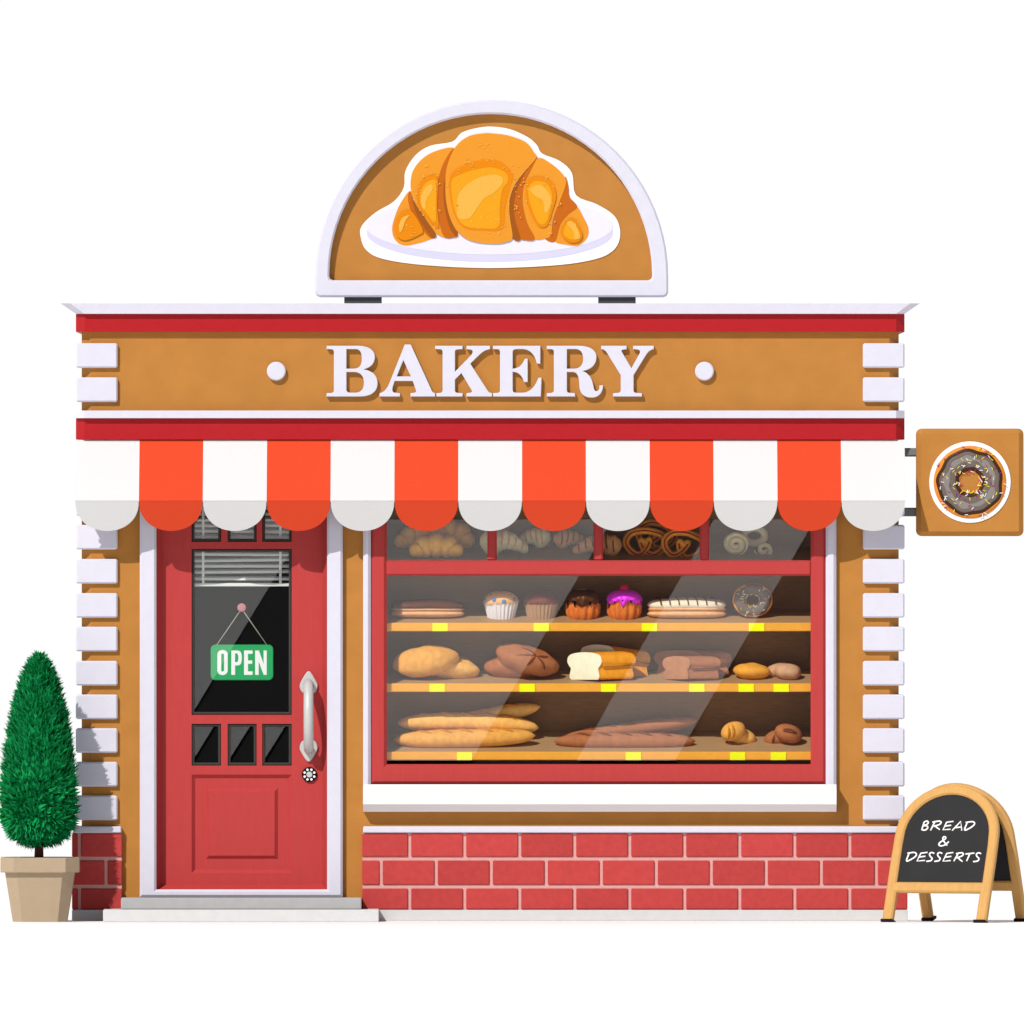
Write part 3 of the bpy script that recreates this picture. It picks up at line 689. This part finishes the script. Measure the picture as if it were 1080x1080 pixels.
T2 = [('M 30 58 L 330 58 L 330 172 L 308 172 C 295 115 265 80 215 80 L 180 80 C 162 80 155 88 155 100 L 155 203 C 195 200 215 180 232 140 L 250 140 L 250 288 L 226 288 C 215 250 195 225 155 224 L 155 335 C 155 350 162 355 180 355 L 225 355 C 265 350 295 320 318 260 L 338 260 L 333 380 L 30 380 L 30 358 L 60 356 C 70 354 74 348 74 338 L 74 100 C 74 88 70 82 60 81 L 30 80',),
      ('M 370 58 L 575 58 C 650 58 685 90 685 130 C 685 180 650 210 598 218 C 645 235 660 275 668 325 C 672 345 685 350 695 342 C 703 335 704 322 703 308 L 727 308 C 727 355 700 387 655 387 C 605 387 580 360 577 320 C 575 270 572 225 535 225 L 498 225 L 498 338 C 498 350 503 355 513 356 L 550 358 L 550 380 L 370 380 L 370 358 L 400 356 C 411 354 415 348 415 338 L 415 100 C 415 88 411 82 400 81 L 370 80', 'M 498 80 L 555 80 C 585 82 600 105 600 140 C 600 180 580 203 545 203 L 498 203'),
      ('M 714 58 L 876 58 L 876 80 L 850 84 C 842 87 842 92 846 98 L 906 200 L 953 115 C 965 95 962 86 945 83 L 916 80 L 916 58 L 1048 58 L 1048 80 C 1025 84 1010 98 998 118 L 920 245 L 920 338 C 920 350 926 355 936 356 L 973 358 L 973 380 L 789 380 L 789 358 L 822 356 C 834 354 838 348 838 338 L 838 245 L 755 110 C 745 92 735 82 714 80',)]
for T, ox in ((T1, 340), (T2, 515)):
    for lt in T:
        w = MB(); w.outline([path(p, ox, 355, 6.0) for p in lt], 0, 6, bev=.45); w.build('letter', WHT, sg)
for x in (291.5, 743):
    w = MB(); w.outline([circ(x, 391.5, 10)], 0, 6, bev=1.2); w.build('stud', WHT, sg)

# ------------------------------------------------------------------ roof sign
rs = thing('roof_sign', 'half round rooftop sign showing a croissant on a plate', 'sign', (518, 320, -15))
def arch(cx, yc, r, yb, rc=4, n=40):
    pts = [(cx + r * math.cos(a), yc - r * math.sin(a)) for a in [PI * i / n for i in range(n + 1)]]
    pts += [(cx - r, yb - rc), (cx - r + rc * .3, yb - rc * .3), (cx - r + rc, yb), (cx + r - rc, yb), (cx + r - rc * .3, yb - rc * .3), (cx + r, yb - rc)]
    return pts
w = MB(); w.outline([arch(518.5, 291.5, 186.3, 313.3, 5), arch(517.5, 290.5, 170.3, 295.6, 4)], -34, 0, bev=2.0); w.build('frame', WHT, rs)
w = MB(); w.outline([arch(517.5, 291, 172, 297, 4)], -24, -11); pnl = w.build('sign_panel', OCH, rs)
for x in (363, 631):
    w = MB(); w.box(x, 312, x + 39.5, 320.6, -30, -6, bev=1); w.build('foot', GRY, rs)
def A(*p): return [(400 + x / 7.2, 120 + y / 7.2) for x, y in p]
def Bq(*p): return [(520 + x / 7.2, 120 + y / 7.2) for x, y in p]
def Z(*p): return [(320 + x / 2.7, 90 + y / 2.7) for x, y in p]
def pm(n, h): return mat('sign_print_' + n, h, T=1.3, var=.01, bump=0, rough=.45)
PW = mat('sticker_white', 'FFFFFF', T=1.25, var=.005, bump=0); P1 = pm('plate', 'F2EFFE'); P2 = pm('plate_rim', 'DFDCF6'); C1 = pm('dough', 'F09C30'); C2 = pm('fold', 'CC6A1B'); C3 = pm('glaze', 'ED8C10'); C4 = pm('glaze_light', 'F3A61E'); C5 = pm('gleam', 'F7B84E'); C6 = pm('fold_dark', 'A45A1C')
lay = [('sticker', PW, [Z((163, 432), (166, 400), (205, 362), (258, 330), (286, 290), (290, 245), (318, 200), (360, 172), (424, 160), (450, 135), (490, 122), (535, 117), (590, 125), (640, 148), (665, 170), (680, 194), (730, 215), (765, 250), (776, 312), (835, 338), (882, 368), (900, 402), (900, 440), (880, 472), (830, 495), (720, 512), (530, 520), (350, 512), (230, 495), (180, 470))]),
       ('plate_rim', P2, [[(x, y) for x, y in circ(516.6, 245.5, 130, 30.5, n=48)]]),
       ('plate', P1, [[(x, y) for x, y in circ(516.6, 238.2, 130, 30.3, n=48)]]),
       ('dough', C1, [A((235, 585), (160, 680), (115, 790), (97, 870), (110, 940), (150, 985), (205, 1000), (290, 985), (370, 960), (430, 920), (340, 790), (265, 690)), Bq((640, 705), (690, 790), (725, 870), (715, 940), (650, 1000), (560, 995), (470, 970), (480, 890), (530, 790), (600, 730))]),
       ('fold', C2, [A((235, 585), (218, 620), (225, 690), (260, 780), (320, 870), (390, 945), (432, 920), (360, 810), (285, 700), (250, 640)), Bq((582, 632), (640, 705), (570, 765), (510, 840), (470, 970), (395, 948), (440, 900), (460, 800), (500, 660), (545, 480), (572, 550))]),
       ('dough', C1, [A((570, 262), (450, 275), (340, 330), (262, 420), (237, 520), (250, 620), (300, 730), (380, 850), (440, 915), (510, 945), (560, 940), (595, 915), (560, 800), (540, 600), (550, 380)), Bq((320, 345), (450, 385), (548, 485), (545, 560), (500, 680), (455, 800), (440, 920), (380, 950), (300, 950), (200, 900), (190, 600))]),
       ('fold', C2, [A((570, 262), (500, 350), (455, 470), (440, 620), (450, 790), (490, 930), (560, 940), (597, 915), (560, 790), (540, 600), (545, 420)), Bq((328, 335), (240, 450), (160, 560), (120, 700), (130, 830), (148, 940), (210, 955), (318, 955), (260, 830), (225, 680), (235, 540), (290, 420))]),
       ('fold_shade', C6, [Bq((240, 440), (160, 560), (120, 700), (130, 830), (148, 945), (208, 955), (165, 800), (158, 680), (185, 560)), A((510, 480), (488, 560), (495, 700), (530, 850), (575, 925), (597, 915), (545, 790), (520, 620)), A((250, 640), (275, 740), (340, 860), (400, 935), (432, 918), (360, 810), (285, 700))]),
       ('dough', C1, [[(469.7, 195), (471.5, 175), (480.5, 154.7), (494.4, 143.6), (511, 140.5), (520, 140.8), (536.7, 143), (554.7, 150), (563, 160.3), (565.6, 166.5), (553.3, 181), (543, 195), (537.4, 211.7), (538, 231), (540.5, 250.5), (532.5, 255.4), (520, 256.8), (500, 254.7), (486, 247.8), (476.4, 234), (470.8, 214.4)]]),
       ('glaze', C3, [[(474, 188), (489, 174), (514, 168), (529, 171), (541, 184), (538, 198), (533, 217), (530, 241), (511, 243), (489, 240), (478, 223)], A((420, 460), (330, 500), (285, 600), (300, 700), (370, 800), (430, 860), (452, 850), (440, 700), (445, 500)), A((240, 735), (160, 760), (115, 850), (130, 930), (200, 960), (300, 920), (330, 880)), Bq((330, 475), (262, 510), (250, 620), (280, 740), (340, 850), (410, 850), (450, 740), (480, 620), (440, 510)), Bq((590, 790), (530, 850), (520, 920), (580, 975), (650, 970), (680, 920), (640, 830))]),
       ('glaze_light', C4, [[(476, 192), (488, 183), (505, 178), (520, 176.5), (533, 182), (536, 191), (530, 200), (527, 220), (526, 239), (510, 241), (490, 238), (480, 223)], A((400, 500), (340, 540), (310, 620), (325, 700), (380, 780), (425, 820), (430, 700), (430, 520)), Bq((320, 510), (270, 560), (275, 650), (310, 760), (350, 830), (400, 830), (435, 730), (450, 620), (410, 530)), Bq((585, 815), (545, 860), (540, 920), (590, 955), (645, 950), (660, 910), (625, 840))]),
       ('gleam', C5, [A((600, 620), (640, 560), (740, 490), (860, 460), (930, 480), (935, 530), (880, 590), (800, 640), (740, 720), (680, 795), (600, 790), (590, 700)), A((400, 535), (350, 560), (315, 640), (325, 710), (350, 725), (355, 660), (400, 580)), A((230, 770), (180, 785), (150, 840), (155, 900), (175, 880), (200, 810)), Bq((280, 570), (360, 540), (430, 610), (440, 680), (410, 750), (390, 740), (380, 660), (320, 620)), Bq((560, 830), (600, 815), (640, 870), (660, 940), (620, 950), (610, 890))])]
dz = -11.0
for nm, m, loops in lay:
    for lp in loops:
        w = MB(); w.outline([smooth(lp, 4)], dz, dz + (1.1 if nm == 'sticker' else .3)); w.build(nm, m, pnl)
    dz += 1.1 if nm == 'sticker' else .29
w = MB(); rg = random.Random(11); cnt = 0
body = [((517, 200), 40, 50), ((455, 205), 18, 35), ((580, 215), 14, 32), ((429, 240), 10, 12), ((608, 243), 8, 10)]
for (c, rx, ry) in body:
    for k in range(int(rx * ry / 22)):
        a, q = rg.uniform(0, 2 * PI), math.sqrt(rg.random()); x, y = c[0] + math.cos(a) * q * rx, c[1] + math.sin(a) * q * ry; b = rg.uniform(-1.2, 1.2); l = rg.uniform(.9, 2.0); t = .45
        w.outline([[(x - l * math.cos(b), y - l * math.sin(b)), (x + t * math.sin(b), y - t * math.cos(b)), (x + l * math.cos(b), y + l * math.sin(b)), (x - t * math.sin(b), y + t * math.cos(b))]], dz - .1, dz + .12)
w.build('flake_specks', pm('fleck', 'FBC858'), pnl)

# ------------------------------------------------------------------ projecting donut sign
bs = thing('projecting_sign', 'square ochre projecting sign with a chocolate donut on a white disc', 'sign', (1023, 566, -15))
w = MB(); w.outline([rrect(966.5, 452, 1079.6, 565.5, 6)], -34, 2, bev=5); fp = w.build('sign_box', OCH, bs)
for y in (477, 540):
    w = MB(); w.box(946, y - 4.6, 969, y + 4.6, -22, -13, bev=1.6); w.build('bracket', mat('bracket_metal', '8E9092', var=.03, rough=.4, metal=.1), bs)
w = MB(); w.outline([circ(1023, 508.5, 43, n=64)], 2, 3.2, bev=.3); dc = w.build('white_disc', PW, fp)
DSG = mat('sign_donut_dough', 'F0963A', T=1.3, bump=0, var=.02); DCH = mat('sign_donut_chocolate', '4A3020', T=1.3, bump=0, var=.02, rough=.4); DMI = mat('sign_donut_milk', '776C65', T=1.3, bump=0, var=.03, rough=.4)
w = MB(); w.outline([circ(1023, 508.5, 11, n=24)], 3.2, 3.7); w.build('hole_disc', OCH, dc)
donut(fp, 1023, 508.5, 3.4, 24.3, 14, 1.0, DSG, DCH, DMI, 150, 5, 1.0, dz=.28)

# ------------------------------------------------------------------ potted cypress
POT = mat('beige_clay', 'C7B094', var=.03, rough=.85, scale=20, bump=.2)
LEAF = mat('cypress_leaf', '0F8A49', T=1.0, var=.15, scale=8, island=.25, rough=.6, bump=0)
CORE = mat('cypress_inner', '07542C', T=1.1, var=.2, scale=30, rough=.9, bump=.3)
BARK = mat('brown_bark', '6A3B30', T=1.2, var=.2, scale=40, bump=.5, stretch=(1, 1, .2))
SOIL = mat('dark_soil', '3A2A20', T=1.2, var=.3, scale=60, bump=.6)
PX, PD = 43.5, 62
def plan(r, ch=.34): return [(1, ch - 1), (1, 1 - ch), (1 - ch, 1), (ch - 1, 1), (-1, 1 - ch), (-1, ch - 1), (ch - 1, -1), (1 - ch, -1)]
def potprism(w, rows, cap=(True, True)):
    vs = []; n = 8
    for (r, y) in rows: vs += [W(PX + x * r, y, PD + z * r) for x, z in plan(r)]
    fs = [[i * n + j, i * n + (j + 1) % n, (i + 1) * n + (j + 1) % n, (i + 1) * n + j] for i in range(len(rows) - 1) for j in range(n)] + [list(range(n)), [(len(rows) - 1) * n + j for j in range(n)]]
    w.add(vs, fs)
pot = thing('potted_cypress', 'clipped green cone cypress in a faceted beige pot left of the shop', 'potted tree', (PX, 971, PD))
w = MB(); potprism(w, [(28.5, 971), (36.5, 919.4), (36.5, 917)]); p0 = w.build('pot', POT, pot)
w = MB(); potprism(w, [(36, 919), (41, 919), (41.4, 918), (41.4, 904), (41, 903.2), (37, 903.2), (36, 909)]); w.build('pot_rim', POT, p0)
w = MB(); potprism(w, [(35.9, 912), (35.9, 907)]); w.build('soil', SOIL, pot)
w = MB(); w.loft([(42, 910, PD), (42.3, 895, PD), (42, 870, PD), (42, 760, PD)], [5.2, 4.6, 4, 2], n=12); w.build('trunk', BARK, pot)
CP = [(690, 2), (700, 11), (715, 18.5), (740, 26.5), (770, 33), (800, 37), (830, 39), (855, 39.6), (870, 37.5), (881, 30), (888, 18), (892, 5)]
def crad(y):
    for (a, ra), (b, rb) in zip(CP[:-1], CP[1:]):
        if a <= y <= b: return ra + (rb - ra) * (y - a) / (b - a)
    return 1
w = MB()
for q in range(11000):
    while True:
        y = rng.uniform(690, 891)
        if rng.random() < (crad(y) + 4) / 42: break
    a = rng.uniform(0, 2 * PI); r = crad(y) * rng.uniform(.82, 1.0) * (1 + .04 * noise.noise(Vector((math.cos(a) * 2, math.sin(a) * 2, y * .06))))
    out = Vector((math.cos(a), 0, math.sin(a)))
    dn = .75 if y > 862 else -.35 if y > 820 else -.75
    if y > 862: dn = .9 * (y - 862) / 30 + .2
    dirv = (out * rng.uniform(.45, 1.1) + Vector((rng.uniform(-.45, .45), dn + rng.uniform(-.35, .35), rng.uniform(-.45, .45)))).normalized()
    c = Vector((42 + out.x * r, y, PD + out.z * r)); l = rng.uniform(5, 11); b = dirv.cross(out + Vector((rng.uniform(-.4, .4), rng.uniform(-.4, .4), rng.uniform(-.4, .4)))).normalized() * rng.uniform(1.0, 2.0)
    w.add([W(*(c - dirv * l * .4 - b)), W(*(c - dirv * l * .4 + b)), W(*(c + dirv * l * .1 + b * .9)), W(*(c + dirv * l * .75)), W(*(c + dirv * l * .1 - b * .9))], [[0, 1, 2, 3, 4]])
cr = w.build('crown', LEAF, pot)
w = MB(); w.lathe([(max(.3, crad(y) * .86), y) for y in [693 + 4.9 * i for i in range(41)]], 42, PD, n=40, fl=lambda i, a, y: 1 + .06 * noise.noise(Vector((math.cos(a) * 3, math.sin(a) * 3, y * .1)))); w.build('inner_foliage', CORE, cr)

# ------------------------------------------------------------------ chalkboard A-frame
WOOD = mat('honey_wood', 'EFB970', T=1.52, var=.06, rough=.5, scale=14, stretch=(4, 4, .5))
SLATE = mat('chalkboard_slate', '38383A', var=.06, rough=.75, scale=10, bump=.1)
CHALK = mat('white_chalk', 'FFFFFF', T=1.15, var=.05, scale=90, bump=0, rough=.9)
fb = thing('a_board', 'arched wooden pavement chalkboard reading BREAD & DESSERTS right of the shop', 'pavement sign', (1004, 971, 85))
a_, k_, b_ = .536, .15, .28
def leaf(cx, d0, k, b):
    n = Vector((-a_, a_ * k + b, 1)).normalized()
    def f(px, py, t):
        v = GY - py; d = d0 + a_ * (px - cx - k * v) - b * v
        return W(px + n.x * t, py - n.y * t, d + n.z * t)
    return f
def leaf_loops(cx, k):
    def sh(x, y): return (cx + x + k * (GY - y), y)
    out = [(-54, 971 - 2), (-54, 905), (-53.5, 880)] + [(-53.5 * math.cos(t), 880 - 53.5 * math.sin(t)) for t in [PI * i / 28 for i in range(1, 28)]] + [(53.5, 880), (54, 905), (54, 969), (43.5, 969), (43.5, 939), (-43.5, 939), (-43.5, 969)]
    inn = [(-44.5, 928.5), (-44.5, 890), (-44, 880)] + [(-44 * math.cos(t), 880 - 43.5 * math.sin(t)) for t in [PI * i / 24 for i in range(1, 24)]] + [(44, 880), (44.5, 890), (44.5, 928.5)]
    return [sh(*p) for p in out], [sh(*p) for p in inn]
for idx, (cx, d0, k, b) in enumerate(((982, 128, k_, b_), (1026, 48, -k_, -b_))):
    f = leaf(cx, d0, k, b); lo, li = leaf_loops(cx, k)
    w = MB(); w.outline([lo, li], -7, 0, bev=1.5, fn=f); fr = w.build('frame', WOOD, fb)
    w = MB(); w.outline([[(cx + k * (GY - y) + (x - cx - k * (GY - y)) * 1.03, y + (1 if y > 925 else 0)) for x, y in li]], -6, -3, fn=f); bo = w.build('chalkboard', SLATE, fb)
    for sx in (-48.2, 48.2):
        w = MB(); w.box(cx + sx - 6.3, 967.6, cx + sx + 6.3, 970.8, -8, 1, bev=.5, fn=f); w.build('foot', BLK, fr)
    if idx == 0:
        def c(*p): return [(940 + x / 9.818, 850 + y / 9.818) for x, y in p]
        S_ = [(85, 12), (58, 2), (36, 17), (43, 42), (62, 62), (48, 86), (2, 94)]
        def s_at(x, y): return [(p[0] + x, p[1] + y) for p in S_]
        strokes = [[(318, 145), (290, 230)], [(318, 147), (348, 139), (357, 158), (335, 178), (308, 184), (345, 190), (352, 208), (325, 232), (290, 228)],
                   [(425, 147), (380, 235)], [(400, 150), (468, 138), (490, 152), (468, 175), (412, 192)], [(425, 190), (475, 226)],
                   [(615, 140), (545, 150), (508, 228), (585, 221)], [(530, 190), (592, 180)], [(600, 235), (690, 140), (700, 235)], [(632, 205), (696, 198)],
                   [(757, 150), (728, 226), (765, 218), (818, 183), (832, 158), (810, 142), (740, 151)],
                   [(568, 348), (525, 383), (482, 393), (465, 378), (480, 355), (520, 330), (537, 310), (522, 297), (506, 312), (512, 340), (550, 390)],
                   [(160, 470), (132, 548), (168, 540), (220, 507), (235, 482), (212, 462), (142, 471)],
                   [(350, 460), (280, 470), (240, 550), (322, 543)], [(262, 509), (327, 500)], s_at(333, 459), s_at(415, 459),
                   [(612, 460), (545, 470), (505, 550), (585, 543)], [(527, 509), (592, 500)],
                   [(662, 470), (616, 550)], [(640, 472), (698, 462), (715, 478), (690, 500), (640, 515)], [(652, 511), (706, 553)],
                   [(735, 475), (828, 464)], [(782, 470), (747, 548)], s_at(812, 459)]
        w = MB()
        for s in strokes:
            P = c(*s); P = osmooth(P, 4) if len(P) > 4 else P
            w.loft([(x, y, -2.9) for x, y in P], [(.78, .35)] * len(P), n=8, fn=f)
        w.build('lettering', CHALK, bo)
for x in (964, 1044):
    w = MB(); w.loft([W(x, 868, 0)[:]] and [(x, 868, 92 + a_ * (x - 1004)), (x + 2, 868, 80 + a_ * (x - 1004))], 2.2, n=10); w.build('hinge', GRY, fb)

# ------------------------------------------------------------------ light, world, camera
SD = Vector((.6, 1, -1.0))
sl = bpy.data.lights.new('sun', 'SUN'); sl.energy = 3.75; sl.angle = math.radians(.5); sl.color = (1, .965, .91)
so = bpy.data.objects.new('sun', sl); COL.objects.link(so); so.rotation_euler = SD.to_track_quat('-Z', 'Y').to_euler(); so.location = (-3, -6, 8)
wd = bpy.data.worlds.new('World'); sc.world = wd; wd.use_nodes = True
nt = wd.node_tree; N = nt.nodes; L = nt.links
sky = N.new('ShaderNodeTexSky'); sky.sky_type = 'NISHITA'; sky.sun_disc = False
sky.sun_elevation = math.asin(1.0 / SD.length); sky.sun_rotation = math.atan2(-.6, -1)
bg = N['Background']; bg.inputs['Strength'].default_value = .05; L.new(sky.outputs[0], bg.inputs['Color'])
b2 = N.new('ShaderNodeBackground'); b2.inputs['Color'].default_value = (1, 1, 1, 1); b2.inputs['Strength'].default_value = 1.02   # plain white half of the sky added behind the shop, kept off its front
tc = N.new('ShaderNodeTexCoord'); sx = N.new('ShaderNodeSeparateXYZ'); L.new(tc.outputs['Generated'], sx.inputs[0])
mr = N.new('ShaderNodeMapRange'); mr.inputs['From Min'].default_value = -.05; mr.inputs['From Max'].default_value = .25; L.new(sx.outputs['Y'], mr.inputs['Value'])
mx = N.new('ShaderNodeMixShader'); L.new(mr.outputs['Result'], mx.inputs[0]); L.new(bg.outputs[0], mx.inputs[1]); L.new(b2.outputs[0], mx.inputs[2])
L.new(mx.outputs[0], N['World Output'].inputs['Surface'])
cd = bpy.data.cameras.new('camera'); cam = bpy.data.objects.new('camera', cd); COL.objects.link(cam)
cam.location = (0, -D_CAM, EYE); cam.rotation_euler = (PI / 2, 0, 0)
cd.sensor_width = 36; cd.lens = 36 * D_CAM / (1080 * U); cd.clip_end = 20000; cd.clip_start = 1
sc.camera = cam
sc.view_settings.view_transform = 'Standard'; sc.view_settings.look = 'None'; sc.view_settings.exposure = 0; sc.view_settings.gamma = 1
sc.cycles.use_denoising = True; sc.cycles.max_bounces = 8; sc.cycles.transparent_max_bounces = 16; sc.cycles.caustics_reflective = False
